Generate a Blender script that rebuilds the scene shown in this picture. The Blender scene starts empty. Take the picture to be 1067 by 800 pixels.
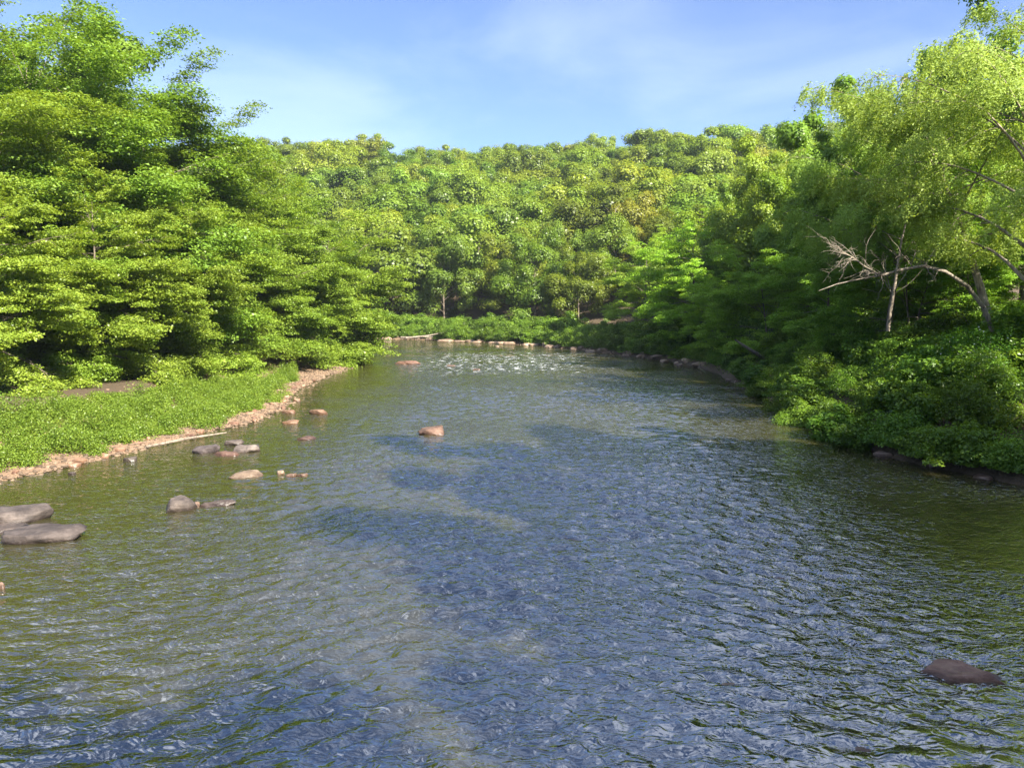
import bpy, math, random
import numpy as np
from mathutils import Vector, Matrix

R0 = np.random.default_rng(7)
F, HZ, CAMH = 800.0, 315.0, 7.0          # focal length in photo pixels, horizon row, camera height
PITCH = math.atan((400 - HZ) / F)
SUN_AZ, SUN_EL = math.radians(38), math.radians(38)   # sun: behind the camera, turned to the east bank
TOSUN = np.array([math.sin(SUN_AZ) * math.cos(SUN_EL), -math.cos(SUN_AZ) * math.cos(SUN_EL), math.sin(SUN_EL)])
col = bpy.context.scene.collection
sc = bpy.context.scene

# ------------------------------------------------------------------ helpers
def at(px, py, z=0.0):
    c = np.array([(px - 533.5) / F, 1.0, -(py - 400) / F])
    cp, sp = math.cos(PITCH), math.sin(PITCH)
    d = np.array([c[0], c[1] * cp + c[2] * sp, -c[1] * sp + c[2] * cp])
    t = (z - CAMH) / d[2]
    return d[0] * t, d[1] * t

def proj(x, y, z):
    cp, sp = math.cos(PITCH), math.sin(PITCH)
    zz = z - CAMH
    f = y * cp - zz * sp
    u = y * sp + zz * cp
    return 533.5 + F * x / f, 400 - F * u / f

def mesh(name, V, faces, mats, smooth=True, tone=None, mi=None):
    """faces: (n,4) or (n,3) int array, or list of such arrays"""
    me = bpy.data.meshes.new(name)
    if not isinstance(faces, list): faces = [faces]
    faces = [f for f in faces if len(f)]
    V = np.asarray(V, np.float32)
    me.vertices.add(len(V)); me.vertices.foreach_set('co', V.ravel())
    nl = sum(f.size for f in faces); nf = sum(len(f) for f in faces)
    me.loops.add(nl); me.polygons.add(nf)
    me.loops.foreach_set('vertex_index', np.concatenate([f.ravel() for f in faces]).astype(np.int32))
    tot = np.concatenate([np.full(len(f), f.shape[1], np.int32) for f in faces])
    st = np.concatenate([[0], np.cumsum(tot)[:-1]]).astype(np.int32)
    me.polygons.foreach_set('loop_start', st)
    try: me.polygons.foreach_set('loop_total', tot)
    except Exception: pass
    if smooth: me.polygons.foreach_set('use_smooth', np.ones(nf, bool))
    if tone is not None:
        a = me.attributes.new('tone', 'FLOAT', 'POINT'); a.data.foreach_set('value', np.asarray(tone, np.float32))
    for m in (mats if isinstance(mats, (list, tuple)) else [mats]): me.materials.append(m)
    me.update(calc_edges=True)
    return me

def link(name, data, parent=None, loc=(0, 0, 0), rz=0.0, s=1.0):
    o = bpy.data.objects.new(name, data); col.objects.link(o)
    o.location = loc; o.rotation_euler = (0, 0, rz)
    o.scale = (s, s, s) if np.isscalar(s) else s
    if parent is not None: o.parent = parent
    return o

def tag(o, label=None, cat=None, group=None, kind=None):
    if label: o['label'] = label
    if cat: o['category'] = cat
    if group: o['group'] = group
    if kind: o['kind'] = kind
    return o

def sstep(a, b, x):
    t = np.clip((x - a) / (b - a), 0, 1); return t * t * (3 - 2 * t)

_tab = np.random.default_rng(3).random((256, 256))
def vnoise(x, y, seed=0):
    x = np.asarray(x, float) + seed * 17.3; y = np.asarray(y, float) + seed * 9.1
    xi = np.floor(x).astype(int); yi = np.floor(y).astype(int); fx = x - xi; fy = y - yi
    fx = fx * fx * (3 - 2 * fx); fy = fy * fy * (3 - 2 * fy)
    g = lambda i, j: _tab[i % 256, j % 256]
    return (g(xi, yi) * (1 - fx) + g(xi + 1, yi) * fx) * (1 - fy) + (g(xi, yi + 1) * (1 - fx) + g(xi + 1, yi + 1) * fx) * fy
def fbm(x, y, o=4, seed=0):
    s = 0; a = 0.5
    for i in range(o): s = s + a * (vnoise(x, y, seed + i) - .5) * 2; x = x * 2.03; y = y * 2.03; a *= .5
    return s

# ------------------------------------------------------------------ materials
class NT:
    def __init__(s, m): s.t = m.node_tree; s.t.nodes.clear()
    def n(s, typ, ins=None, **kw):
        nd = s.t.nodes.new(typ)
        for k, v in kw.items(): setattr(nd, k, v)
        for k, v in (ins or {}).items():
            if isinstance(v, tuple) and len(v) == 2 and hasattr(v[0], 'outputs'): s.t.links.new(v[0].outputs[v[1]], nd.inputs[k])
            elif hasattr(v, 'outputs'): s.t.links.new(v.outputs[0], nd.inputs[k])
            else: nd.inputs[k].default_value = v
        return nd
    def math(s, op, a, b=0.0, c=None):
        i = {0: a, 1: b}
        if c is not None: i[2] = c
        return s.n('ShaderNodeMath', i, operation=op)
    def mixc(s, f, a, b, bt='MIX'):
        nd = s.n('ShaderNodeMix', data_type='RGBA', blend_type=bt)
        for k, v in ((0, f), (6, a), (7, b)):
            if isinstance(v, tuple) and hasattr(v[0], 'outputs'): s.t.links.new(v[0].outputs[v[1]], nd.inputs[k])
            elif hasattr(v, 'outputs'): s.t.links.new((v.outputs[2] if v.bl_idname == 'ShaderNodeMix' else v.outputs[0]), nd.inputs[k])
            else: nd.inputs[k].default_value = v
        return (nd, 2)
    def ramp(s, f, stops):
        r = s.n('ShaderNodeValToRGB', {0: f}); e = r.color_ramp.elements
        while len(e) < len(stops): e.new(0.5)
        for k, (p, c) in enumerate(stops): e[k].position = p; e[k].color = (*c, 1) if len(c) == 3 else c
        return r
    def sm(s, a, b, x):
        return s.n('ShaderNodeMapRange', {0: x, 1: a, 2: b, 3: 0.0, 4: 1.0}, interpolation_type='SMOOTHSTEP')
def newmat(name):
    m = bpy.data.materials.new(name); m.use_nodes = True; return m, NT(m)

def leaf_mat(name, dark, mid, light, trans=0.42, gloss=0.022):
    m, t = newmat(name)
    a = t.n('ShaderNodeAttribute', attribute_name='tone')
    oi = t.n('ShaderNodeObjectInfo')
    r = t.ramp((a, 'Fac'), [(0, dark), (.5, mid), (1, light)])
    c = t.mixc(1.0, (r, 0), (oi, 'Color'), 'MULTIPLY')
    d = t.n('ShaderNodeBsdfDiffuse', {'Color': c})
    c2 = t.mixc(1.0, c, (1.25, 1.15, .45, 1), 'MULTIPLY')
    tr = t.n('ShaderNodeBsdfTranslucent', {'Color': c2})
    mx = t.n('ShaderNodeMixShader', {0: trans, 1: d, 2: tr})
    gl = t.n('ShaderNodeBsdfGlossy', {'Color': (1, 1, 1, 1), 'Roughness': .42})
    mx2 = t.n('ShaderNodeMixShader', {0: gloss, 1: mx, 2: gl})
    t.n('ShaderNodeOutputMaterial', {0: mx2}); return m

def bark_mat(name, a, b, sc_=3.0):
    m, t = newmat(name)
    g = t.n('ShaderNodeTexCoord'); mp = t.n('ShaderNodeMapping', {0: (g, 'Object'), 3: (sc_, sc_, sc_ * .25)})
    n = t.n('ShaderNodeTexNoise', {0: mp, 'Scale': 2.0, 'Detail': 6.0, 'Roughness': .65})
    n2 = t.n('ShaderNodeTexNoise', {0: (g, 'Object'), 'Scale': .8, 'Detail': 3.0})
    f = t.math('ADD', (n, 0), t.math('MULTIPLY', t.math('SUBTRACT', (n2, 0), .5), .7))
    r = t.ramp(f, [(.35, a), (.62, b)])
    bp = t.n('ShaderNodeBump', {'Strength': .6, 'Distance': .05, 'Height': (n, 0)})
    p = t.n('ShaderNodeBsdfPrincipled', {'Base Color': (r, 0), 'Roughness': .9, 'Normal': bp})
    t.n('ShaderNodeOutputMaterial', {0: p}); return m

def rock_mat(name, a, b, c, wet=.55):
    m, t = newmat(name)
    g = t.n('ShaderNodeNewGeometry'); oi = t.n('ShaderNodeObjectInfo')
    v = t.n('ShaderNodeVectorMath', {0: (g, 'Position'), 1: (oi, 'Random')}, operation='ADD')
    n = t.n('ShaderNodeTexNoise', {0: v, 'Scale': 1.6, 'Detail': 8.0, 'Roughness': .62})
    n2 = t.n('ShaderNodeTexNoise', {0: v, 'Scale': 9.0, 'Detail': 5.0, 'Roughness': .7})
    mp = t.n('ShaderNodeMapping', {0: v, 2: (.3, .2, 0), 3: (1, 1, 5)})
    st = t.n('ShaderNodeTexNoise', {0: mp, 'Scale': 2.0, 'Detail': 5.0})
    f = t.math('ADD', t.math('MULTIPLY', (n, 0), .5), t.math('ADD', t.math('MULTIPLY', (n2, 0), .2), t.math('MULTIPLY', (st, 0), .3)))
    r = t.ramp(f, [(.36, a), (.5, b), (.64, c)])
    col_ = t.mixc(1.0, (r, 0), (oi, 'Color'), 'MULTIPLY')
    sp = t.n('ShaderNodeSeparateXYZ', {0: (g, 'Position')})
    h = t.math('ADD', (sp, 2), t.math('MULTIPLY', t.math('SUBTRACT', (n2, 0), .5), .12))
    w = t.n('ShaderNodeMapRange', {0: h, 1: .03, 2: .16, 3: 0.0, 4: 1.0})     # wet line at the water
    c2 = t.mixc((w, 0), t.mixc(1.0, col_, (wet, wet * .92, wet * .85, 1), 'MULTIPLY'), col_)
    ro = t.n('ShaderNodeMapRange', {0: (w, 0), 1: 0.0, 2: 1.0, 3: .3, 4: .8})
    bp = t.n('ShaderNodeBump', {'Strength': 1.0, 'Distance': .09, 'Height': f})
    p = t.n('ShaderNodeBsdfPrincipled', {'Base Color': c2, 'Roughness': (ro, 0), 'Normal': bp})
    t.n('ShaderNodeOutputMaterial', {0: p}); return m

def flat_mat(name, c, rough=.8):
    m, t = newmat(name)
    a = t.n('ShaderNodeAttribute', attribute_name='tone')
    c2 = t.mixc((a, 'Fac'), tuple(x * .45 for x in c) + (1,), tuple(min(1, x * 1.4) for x in c) + (1,))
    p = t.n('ShaderNodeBsdfPrincipled', {'Base Color': c2, 'Roughness': rough})
    t.n('ShaderNodeOutputMaterial', {0: p}); return m

LEAF = {
    'maple': leaf_mat('maple_leaf', (.125, .21, .026), (.215, .325, .042), (.32, .435, .07)),
    'oak':   leaf_mat('oak_leaf', (.10, .165, .020), (.175, .26, .030), (.26, .345, .045)),
    'willow': leaf_mat('willow_leaf', (.19, .26, .055), (.27, .36, .085), (.35, .44, .12), .42, .006),
    'shrub': leaf_mat('shrub_leaf', (.07, .15, .018), (.13, .24, .028), (.21, .33, .04)),
    'weed':  leaf_mat('weed_leaf', (.10, .18, .020), (.185, .28, .033), (.28, .37, .05)),
}
BARK = bark_mat('bark', (.07, .055, .04), (.24, .19, .14))
PALE = bark_mat('pale_bark', (.13, .10, .075), (.34, .28, .21))
ROCKG = rock_mat('grey_rock', (.045, .036, .032), (.12, .10, .085), (.24, .205, .175))
ROCKR = rock_mat('red_rock', (.085, .055, .04), (.19, .12, .085), (.33, .24, .175))
ROCKT = rock_mat('tan_rock', (.15, .10, .065), (.29, .205, .14), (.46, .37, .28), .6)

# ------------------------------------------------------------------ leaves and branches
def leaf_quads(rng, P, N, L, asp, tone, flat=None):
    n = len(P)
    N = N / (np.linalg.norm(N, axis=1, keepdims=True) + 1e-9)
    r = rng.normal(size=(n, 3)); u = r - (r * N).sum(1, keepdims=True) * N
    u /= np.linalg.norm(u, axis=1, keepdims=True) + 1e-9
    v = np.cross(N, u); L = np.asarray(L).reshape(-1, 1); W = L * asp
    fold = N * L * .13
    q = np.stack([P + u * L * .5 - fold * .4, P + v * W * .5 + fold + u * L * .06, P - u * L * .5 - fold * .4, P - v * W * .5 + fold + u * L * .06], 1)
    return q.reshape(-1, 3), np.arange(n * 4).reshape(-1, 4), np.repeat(tone, 4)

def tube(path, rad, sides):
    path = np.asarray(path, float); rad = np.asarray(rad, float); n = len(path)
    T = np.gradient(path, axis=0); T /= np.linalg.norm(T, axis=1, keepdims=True) + 1e-9
    ref = np.where(np.abs(T[:, 2:3]) > .9, np.array([[1., 0, 0]]), np.array([[0, 0, 1.]]))
    A = np.cross(T, ref); A /= np.linalg.norm(A, axis=1, keepdims=True) + 1e-9; B = np.cross(T, A)
    for i in range(1, n):                                   # keep the rings from twisting
        if (A[i] * A[i - 1]).sum() < 0: A[i] *= -1; B[i] *= -1
    th = np.arange(sides) * 2 * math.pi / sides
    V = path[:, None] + rad[:, None, None] * (np.cos(th)[None, :, None] * A[:, None] + np.sin(th)[None, :, None] * B[:, None])
    i = np.arange(n - 1)[:, None] * sides; k = np.arange(sides)[None]; k2 = (k + 1) % sides
    Fq = np.stack([i + k, i + k2, i + sides + k2, i + sides + k], -1).reshape(-1, 4)
    return V.reshape(-1, 3), Fq

def merge(parts):
    Vs, Fs, o = [], [], 0
    for v, f in parts: Vs.append(v); Fs.append(f + o); o += len(v)
    return np.concatenate(Vs), np.concatenate(Fs)

def curve(p0, d, L, n, up, wob, rng):
    """a limb: starts at p0 towards d; up bends it (negative droops)"""
    pts = [np.array(p0, float)]; d = np.array(d, float); d /= np.linalg.norm(d)
    for i in range(n):
        d = d + np.array([0, 0, up / n]) + rng.normal(size=3) * wob / n; d /= np.linalg.norm(d)
        pts.append(pts[-1] + d * L / n)
    return np.array(pts)

def make_tree(seed, H, RX, style='maple', nleaf=50000, leaf=.2, t0=.12, prof=None, lean=(0, 0), trunk_r=None, nlimb=34,
              stems=1, thick=.28, clump=1.0, droop=-.35, asp=.62, wood=BARK, bias=None, shell=.0, few=0, density_low=1.0, limb_vis=1.0):
    """returns (crown mesh, trunk mesh). bias=(azimuth, amount) grows limbs further to one side"""
    rng = np.random.default_rng(seed)
    tr = trunk_r or H * .0135
    wparts = []; C = []                                      # C: clump centres (pos, out-dir, size)
    prof = prof or (lambda t: math.sin(math.pi * min(1, max(0, (t - t0 * .5) / (1 - t0 * .5))) ** .75) ** .6 if t < 1 else 0)
    for s_ in range(stems):
        az0 = rng.uniform(0, 6.28); sp = 0 if stems == 1 else H * .16
        top = np.array([lean[0] + math.cos(az0) * sp, lean[1] + math.sin(az0) * sp, H * (1 if s_ == 0 else rng.uniform(.8, .95))])
        n = 12; ts = np.linspace(0, 1, n)
        w = np.cumsum(rng.normal(size=(n, 2)) * H * .006, 0)
        ex = ts ** 1.5
        path = np.stack([top[0] * ex + w[:, 0] * ts, top[1] * ex + w[:, 1] * ts, top[2] * (.90 if style == 'oak' else .96) * ts - .5 * (1 - ts)], 1)
        rad = tr * (1 - ts * .93) * (1 + .5 * np.exp(-ts * 22)) / (1 + .25 * (stems - 1))
        wparts.append(tube(path, rad, 9))
        m = nlimb // stems
        for i in range(m):
            t = t0 + ((.90 if style == 'oak' else .95) - t0) * ((i + rng.uniform(0, .9)) / m) ** .95
            p = np.array([np.interp(t, ts, path[:, k]) for k in range(3)])
            az = i * 2.399 + az0 + rng.normal() * .3
            R = RX * prof(t) * rng.uniform(.72, 1.12)
            if bias: R *= 1 + bias[1] * math.cos(az - bias[0])
            R = max(R, RX * (.42 if style == 'oak' else .25) * rng.uniform(.8, 1.15))
            el = {'maple': .10 + .75 * t ** 2, 'oak': .25 + .8 * t, 'willow': .5 + .6 * t}[style] + rng.normal() * (.24 if style == 'maple' else .12)
            d = np.array([math.cos(az) * math.cos(el), math.sin(az) * math.cos(el), math.sin(el)])
            L = R / max(.45, math.cos(el) * .9)
            lp = curve(p, d, L, 7, {'maple': droop, 'oak': .1, 'willow': -.9}[style], .35, rng)
            r0 = max(.03, np.interp(t, ts, rad) * .5) * limb_vis
            wparts.append(tube(lp, r0 * np.linspace(1, .12, 8) ** 1.1, 5))
            ns = max(2, int(R * ({'maple': 1.7, 'oak': 1.2, 'willow': 1.05}[style] if not few else few)))
            for k in range(ns):
                f = .28 + .72 * (k + rng.uniform(.2, 1)) / ns
                q = np.array([np.interp(f, np.linspace(0, 1, 8), lp[:, a]) for a in range(3)])
                ld = lp[-1] - lp[-3]; az2 = math.atan2(ld[1], ld[0]) + (1 if k % 2 else -1) * rng.uniform(.3, 1.05) * (1 - .5 * f)
                L2 = R * .42 * (1.25 - f * .7) * rng.uniform(.6, 1.2)
                el2 = el * .35 + rng.normal() * .18
                d2 = np.array([math.cos(az2) * math.cos(el2), math.sin(az2) * math.cos(el2), math.sin(el2)])
                sp2 = curve(q, d2, L2, 4, {'maple': droop * .9, 'oak': .15, 'willow': -1.3}[style], .5, rng)
                wparts.append(tube(sp2, r0 * .35 * np.linspace(1, .2, 5), 4))
                for j in ((2, 3, 4) if not few else (4,)):
                    if rng.random() < .82 or j == 4:
                        C.append((sp2[j], d2, rng.uniform(.65, 1.2) * clump * (1.15 - .25 * f) * max(.72, min(1.3, R / RX + .25)), rng.uniform(-.22, .22)))
            C.append((lp[-1], d, clump * .8, 0))
    cen = np.array([c[0] for c in C]); out = np.array([c[1] for c in C]); sz = np.array([c[2] for c in C]); tn = np.array([c[3] for c in C])
    if style == 'maple': cen = cen + rng.normal(size=cen.shape) * np.array([.2, .2, .38])
    # bigger clumps get more leaves
    pr = sz ** 2 * (np.where(cen[:, 2] < H * .35, density_low, 1)); pr /= pr.sum()
    idx = rng.choice(len(cen), nleaf, p=pr)
    c = cen[idx]; s = sz[idx]; o = out[idx]
    az = np.arctan2(o[:, 1], o[:, 0])
    r = rng.normal(size=(nleaf, 3)); r /= np.linalg.norm(r, axis=1, keepdims=True)
    if style == 'maple':
        rr = rng.random(nleaf) ** .45
        a = r[:, 0] * rr * s * 1.25; b = r[:, 1] * rr * s * .85
        hz = r[:, 2] * rr * s * thick - (a * a + b * b) / (s + .1) * .12
        P = c + np.stack([a * np.cos(az) - b * np.sin(az), a * np.sin(az) + b * np.cos(az), hz], 1)
        N = np.array([0, 0, 1.]) + rng.normal(size=(nleaf, 3)) * .42 + o * .25
    elif style == 'oak':
        rr = (1 - rng.random(nleaf) ** 2 * (1 - shell) * .9) if shell else rng.random(nleaf) ** .35
        q_ = idx * 3.7
        lump = 1 + .5 * fbm(r[:, 0] * 1.3 + q_, r[:, 1] * 1.3 + r[:, 2] * 1.6 + q_ * .3, 2, 12)
        ani = _tab[(idx * 7) % 256][:, :3] if False else np.stack([.75 + .6 * _tab[(idx * 7) % 256, 3], .75 + .6 * _tab[(idx * 5) % 256, 9], .6 + .45 * _tab[(idx * 3) % 256, 4]], 1)
        P = c + r * (rr * s * lump)[:, None] * ani + rng.normal(size=(nleaf, 3)) * .13 * s[:, None]
        N = r * 1.0 + o * .3 + np.array([0, 0, .5]) + rng.normal(size=(nleaf, 3)) * .3
    else:                                                    # willow: hanging strands
        st = rng.integers(0, 5, nleaf); ang = st * 1.26 + idx * 1.7
        k = rng.random(nleaf)
        P = c + np.stack([np.cos(ang) * s * .55, np.sin(ang) * s * .55, s * .25 - k ** 1.1 * s * 1.15], 1)
        P[:, :2] += (np.stack([np.cos(ang), np.sin(ang)], 1) * (k * s * .35)[:, None]) + o[:, :2] * (k * s * .3)[:, None]
        P += rng.normal(size=(nleaf, 3)) * .10 * s[:, None]
        N = rng.normal(size=(nleaf, 3)) * .5 + np.array([0, 0, .7]) + o * .6
    tone = np.clip(.5 + tn[idx] + rng.normal(size=nleaf) * .16, 0, 1)
    V, Fq, T = leaf_quads(rng, P, N, leaf * rng.uniform(.65, 1.25, nleaf), asp, tone)
    crown = mesh('crown', V, Fq, LEAF[style], tone=T)
    wv, wf = merge(wparts)
    return crown, mesh('trunk', wv, wf, wood)

def make_shrub(seed, R, H, nleaf=9000, leaf=.14, mat='shrub', asp=.6, flowers=0):
    rng = np.random.default_rng(seed); wparts = []; C = []
    ns = 16
    for i in range(ns):
        az = i * 2.399 + rng.normal() * .3; rr = math.sqrt((i + .5) / ns)
        d = np.array([math.cos(az) * rr, math.sin(az) * rr, .9 + .3 * (1 - rr)])
        L = H * (1.05 - .25 * rr) * rng.uniform(.8, 1.2)
        d[:2] *= R / H * 1.1
        lp = curve((rng.normal() * .15, rng.normal() * .15, -.25), d, L, 5, -.3, .5, rng)
        wparts.append(tube(lp, .03 * np.linspace(1, .25, 6), 4))
        for j in (1, 2, 3, 4, 5):
            for _ in range(2):
                C.append(np.append(lp[j] + rng.normal(size=3) * R * .14, rng.uniform(.2, .36) * R))
    C = np.array(C); idx = rng.integers(0, len(C), nleaf)
    r = rng.normal(size=(nleaf, 3)); r /= np.linalg.norm(r, axis=1, keepdims=True)
    P = C[idx, :3] + r * (rng.random(nleaf) ** .4 * C[idx, 3])[:, None] * np.array([1, 1, .6]); P[:, 2] = np.abs(P[:, 2])
    N = r * .6 + np.array([0, 0, .8]) + rng.normal(size=(nleaf, 3)) * .4
    tn = (rng.random(len(C)) - .5) * .5
    V, Fq, T = leaf_quads(rng, P, N, leaf * rng.uniform(.6, 1.3, nleaf), asp, np.clip(.5 + tn[idx] + rng.normal(size=nleaf) * .15, 0, 1))
    fo = mesh('foliage', V, Fq, LEAF[mat], tone=T)
    wv, wf = merge(wparts); st = mesh('stems', wv, wf, BARK)
    return fo, st, C

# ------------------------------------------------------------------ river outline and terrain
LSH = [(0, 503), (60, 488), (120, 473), (200, 455), (250, 444), (292, 432), (300, 418), (322, 400), (350, 388), (372, 380)]
lsh = [at(*p) for p in LSH]
RSH = [(1067, 500), (960, 487), (885, 463), (830, 432), (775, 402), (735, 385), (690, 375), (640, 369), (600, 364), (560, 360), (500, 356.5), (430, 353.5)]
rsh = [at(*p) for p in RSH]
poly = [(-400, -60), (-80, -47), (-20, -32), (-4, -24), (11, -14), (18, -2), (20, 12)] + rsh + [(-45, 150), (-90, 152), (-400, 148), (-400, 108), (-90, 116), (-50, 116), (-32, 110), (-24, 101)] + lsh[::-1] + [(-22, 12), (-24, 0), (-36, -12), (-80, -17), (-400, -26)]
poly = np.array(poly)
# smooth the outline a little and roughen it
def dens(P, step=1.6):
    out = []
    for a, b in zip(P, np.roll(P, -1, 0)):
        n = max(1, int(np.linalg.norm(b - a) / step)) if np.linalg.norm(b - a) < 120 else 12
        for i in range(n): out.append(a + (b - a) * i / n)
    return np.array(out)
pd = dens(poly)
for _ in range(3): pd = (np.roll(pd, 1, 0) + pd * 2 + np.roll(pd, -1, 0)) / 4
pd = pd + np.stack([fbm(pd[:, 0] * .35, pd[:, 1] * .35, 3, 5), fbm(pd[:, 0] * .35, pd[:, 1] * .35, 3, 9)], 1) * .7

def sdf(x, y):
    """distance to the shore, negative in the river"""
    sh = np.shape(x); x = np.ravel(x).astype(float); y = np.ravel(y).astype(float)
    best = np.full(len(x), 1e9); ins = np.zeros(len(x), bool)
    A, B = pd, np.roll(pd, -1, 0)
    for a, b in zip(A, B):
        e = b - a; wx = x - a[0]; wy = y - a[1]
        t = np.clip((wx * e[0] + wy * e[1]) / (e @ e + 1e-12), 0, 1)
        best = np.minimum(best, (wx - e[0] * t) ** 2 + (wy - e[1] * t) ** 2)
        if a[1] != b[1]:
            c = ((a[1] > y) != (b[1] > y)) & (x < (b[0] - a[0]) * (y - a[1]) / (b[1] - a[1]) + a[0])
            ins ^= c
    d = np.sqrt(best); return np.where(ins, -d, d).reshape(sh)

def height(x, y, d=None):
    x = np.asarray(x, float); y = np.asarray(y, float)
    if d is None: d = sdf(x, y)
    dp = np.maximum(d, 0)
    left = (x < -4) & (y < 127) & (y > -25)
    n1 = fbm(x * .05, y * .05, 4, 1); n2 = fbm(x * .5, y * .5, 3, 2)
    zl = .02 + .075 * np.minimum(dp, 5) + .42 * (sstep(4.5, 10, dp)) * 3.2 + .01 * np.maximum(dp - 10, 0) + n2 * .12 * sstep(.3, 4, dp)
    wf = sstep(75, 128, y)
    zr = .30 * sstep(0, .5, dp) + .36 * np.minimum(dp, 15) + .05 * np.clip(dp - 15, 0, 90) + n1 * 1.5 * sstep(4, 20, dp) + n2 * .15 * sstep(0, 2, dp)
    df = np.where(x > 10, np.minimum(dp, np.maximum(y - 132, 0) + 16), dp)
    zf = .35 * sstep(0, 1.2, dp) + 1.5 * sstep(1.5, 7, dp) + .34 * np.clip(df - 15, 0, 158) * (1.02 - .04 * sstep(-20, 80, x)) - .10 * np.clip(df - 173, 0, 60)
    zf = zf + .25 * np.clip(df - 260, 0, 260) + n1 * 5 * sstep(20, 80, df) + n2 * .2 * sstep(1, 4, dp)
    z = np.where(left, zl, zr * (1 - wf) + zf * wf)
    bed = -.12 - .42 * (1 - np.exp(-np.maximum(-d, 0) / 2.2)) - .25 * sstep(3, 12, -d) + fbm(x * .35, y * .35, 3, 4) * .16 * sstep(.5, 3, -d)
    return np.where(d > 0, z, bed)

def grid_axis(breaks):
    out = [breaks[0][0]]
    for a, b, s in breaks:
        n = max(1, int(round((b - a) / s))); out += list(a + (b - a) * (np.arange(n) + 1) / n)
    return np.array(out)
gx = grid_axis([(-420, -90, 12), (-90, -30, 2), (-30, 34, .5), (34, 110, 2), (110, 420, 10)])
gy = grid_axis([(-200, -40, 16), (-40, 0, 4), (0, 110, .6), (110, 165, .8), (165, 420, 4), (420, 760, 12)])
GX, GY = np.meshgrid(gx, gy)
GD = sdf(GX, GY); GZ = height(GX, GY, GD)
ny, nx = GX.shape
i = np.arange(ny - 1)[:, None] * nx + np.arange(nx - 1)[None]
gF = np.stack([i, i + 1, i + nx + 1, i + nx], -1).reshape(-1, 4)

m, t = newmat('ground')
g = t.n('ShaderNodeNewGeometry'); sp = t.n('ShaderNodeSeparateXYZ', {0: (g, 'Position')})
nb = t.n('ShaderNodeTexNoise', {0: (g, 'Position'), 'Scale': .35, 'Detail': 6.0})
nf = t.n('ShaderNodeTexNoise', {0: (g, 'Position'), 'Scale': 3.0, 'Detail': 6.0, 'Roughness': .7})
vo = t.n('ShaderNodeTexVoronoi', {0: (g, 'Position'), 'Scale': 3.2, 'Randomness': 1.0})
vo2 = t.n('ShaderNodeTexVoronoi', {0: (g, 'Position'), 'Scale': 8.0})
gravel = t.mixc(t.ramp((vo2, 'Color'), [(0, (.0,) * 3), (1, (1,) * 3)]), (.11, .067, .038, 1), (.27, .175, .108, 1))
gravel = t.mixc((nf, 0), gravel, (.30, .19, .115, 1))
soil = t.mixc((nf, 0), (.035, .026, .014, 1), (.13, .085, .045, 1))
hz = t.math('ADD', (sp, 2), t.math('MULTIPLY', t.math('SUBTRACT', (nb, 0), .5), .5))
eastm = t.math('MULTIPLY', t.sm(4.0, 9.0, (sp, 0)), t.sm(112.0, 100.0, (sp, 1)))
c = t.mixc(t.math('MAXIMUM', t.sm(.75, 1.2, hz), eastm), gravel, soil)
bedc = t.mixc(t.ramp((vo, 'Color'), [(.25, (.0,) * 3), (.8, (1,) * 3)]), (.055, .045, .018, 1), (.19, .15, .07, 1))
bedc = t.mixc(t.sm(.42, .62, (nb, 0)), bedc, (.12, .105, .035, 1))
c = t.mixc(t.sm(-.12, .03, (sp, 2)), bedc, c)
hb = t.math('ADD', t.math('MULTIPLY', (vo2, 0), -.5), (nf, 0))
bp = t.n('ShaderNodeBump', {'Strength': .8, 'Distance': .08, 'Height': hb})
p = t.n('ShaderNodeBsdfPrincipled', {'Base Color': c, 'Roughness': .9, 'Normal': bp})
t.n('ShaderNodeOutputMaterial', {0: p})
tag(link('ground', mesh('ground', np.stack([GX, GY, GZ], -1).reshape(-1, 3), gF, m)), kind='structure')

def gz(x, y):
    return float(height(np.array([x]), np.array([y]))[0])

# ------------------------------------------------------------------ river surface (real waves)
def wavefield(N, L, lo, hi, pexp, dirs, seed, spread=2.0):
    rng = np.random.default_rng(seed)
    k = np.fft.fftfreq(N, L / N) * 2 * math.pi; KX, KY = np.meshgrid(k, k); K = np.hypot(KX, KY) + 1e-9
    kl, kh = 2 * math.pi / hi, 2 * math.pi / lo
    S = K ** (-pexp) * np.exp(-(kl / K) ** 4) * np.exp(-(K / kh) ** 2)
    th = np.arctan2(KY, KX); D = 0
    for d_, w_ in dirs: D = D + w_ * np.abs(np.cos((th - d_))) ** spread
    A = (rng.normal(size=(N, N)) + 1j * rng.normal(size=(N, N))) * S * np.sqrt(D + .15)
    h = np.real(np.fft.ifft2(A)); sd = h.std()
    dx = np.real(np.fft.ifft2(-1j * KX / K * A)) / sd; dy = np.real(np.fft.ifft2(-1j * KY / K * A)) / sd
    sl = math.sqrt((np.gradient(h / sd, L / N, axis=0) ** 2 + np.gradient(h / sd, L / N, axis=1) ** 2).mean())
    return h / sd / sl, dx / sl, dy / sl            # unit rms slope
def samp(Fd, L, x, y):
    N = Fd.shape[0]; u = (x / L * N) % N; v = (y / L * N) % N
    iu = np.floor(u).astype(int); iv = np.floor(v).astype(int); fu = u - iu; fv = v - iv
    g = lambda a, b: Fd[b % N, a % N]
    return (g(iu, iv) * (1 - fu) + g(iu + 1, iv) * fu) * (1 - fv) + (g(iu, iv + 1) * (1 - fu) + g(iu + 1, iv + 1) * fu) * fv
W1 = wavefield(1024, 60.0, .28, 1.0, 2.1, [(math.radians(100), 1), (math.radians(50), .7)], 11)
W2 = wavefield(1024, 60.0, .7, 2.6, 2.2, [(math.radians(80), 1), (math.radians(140), .5)], 12)

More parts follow.
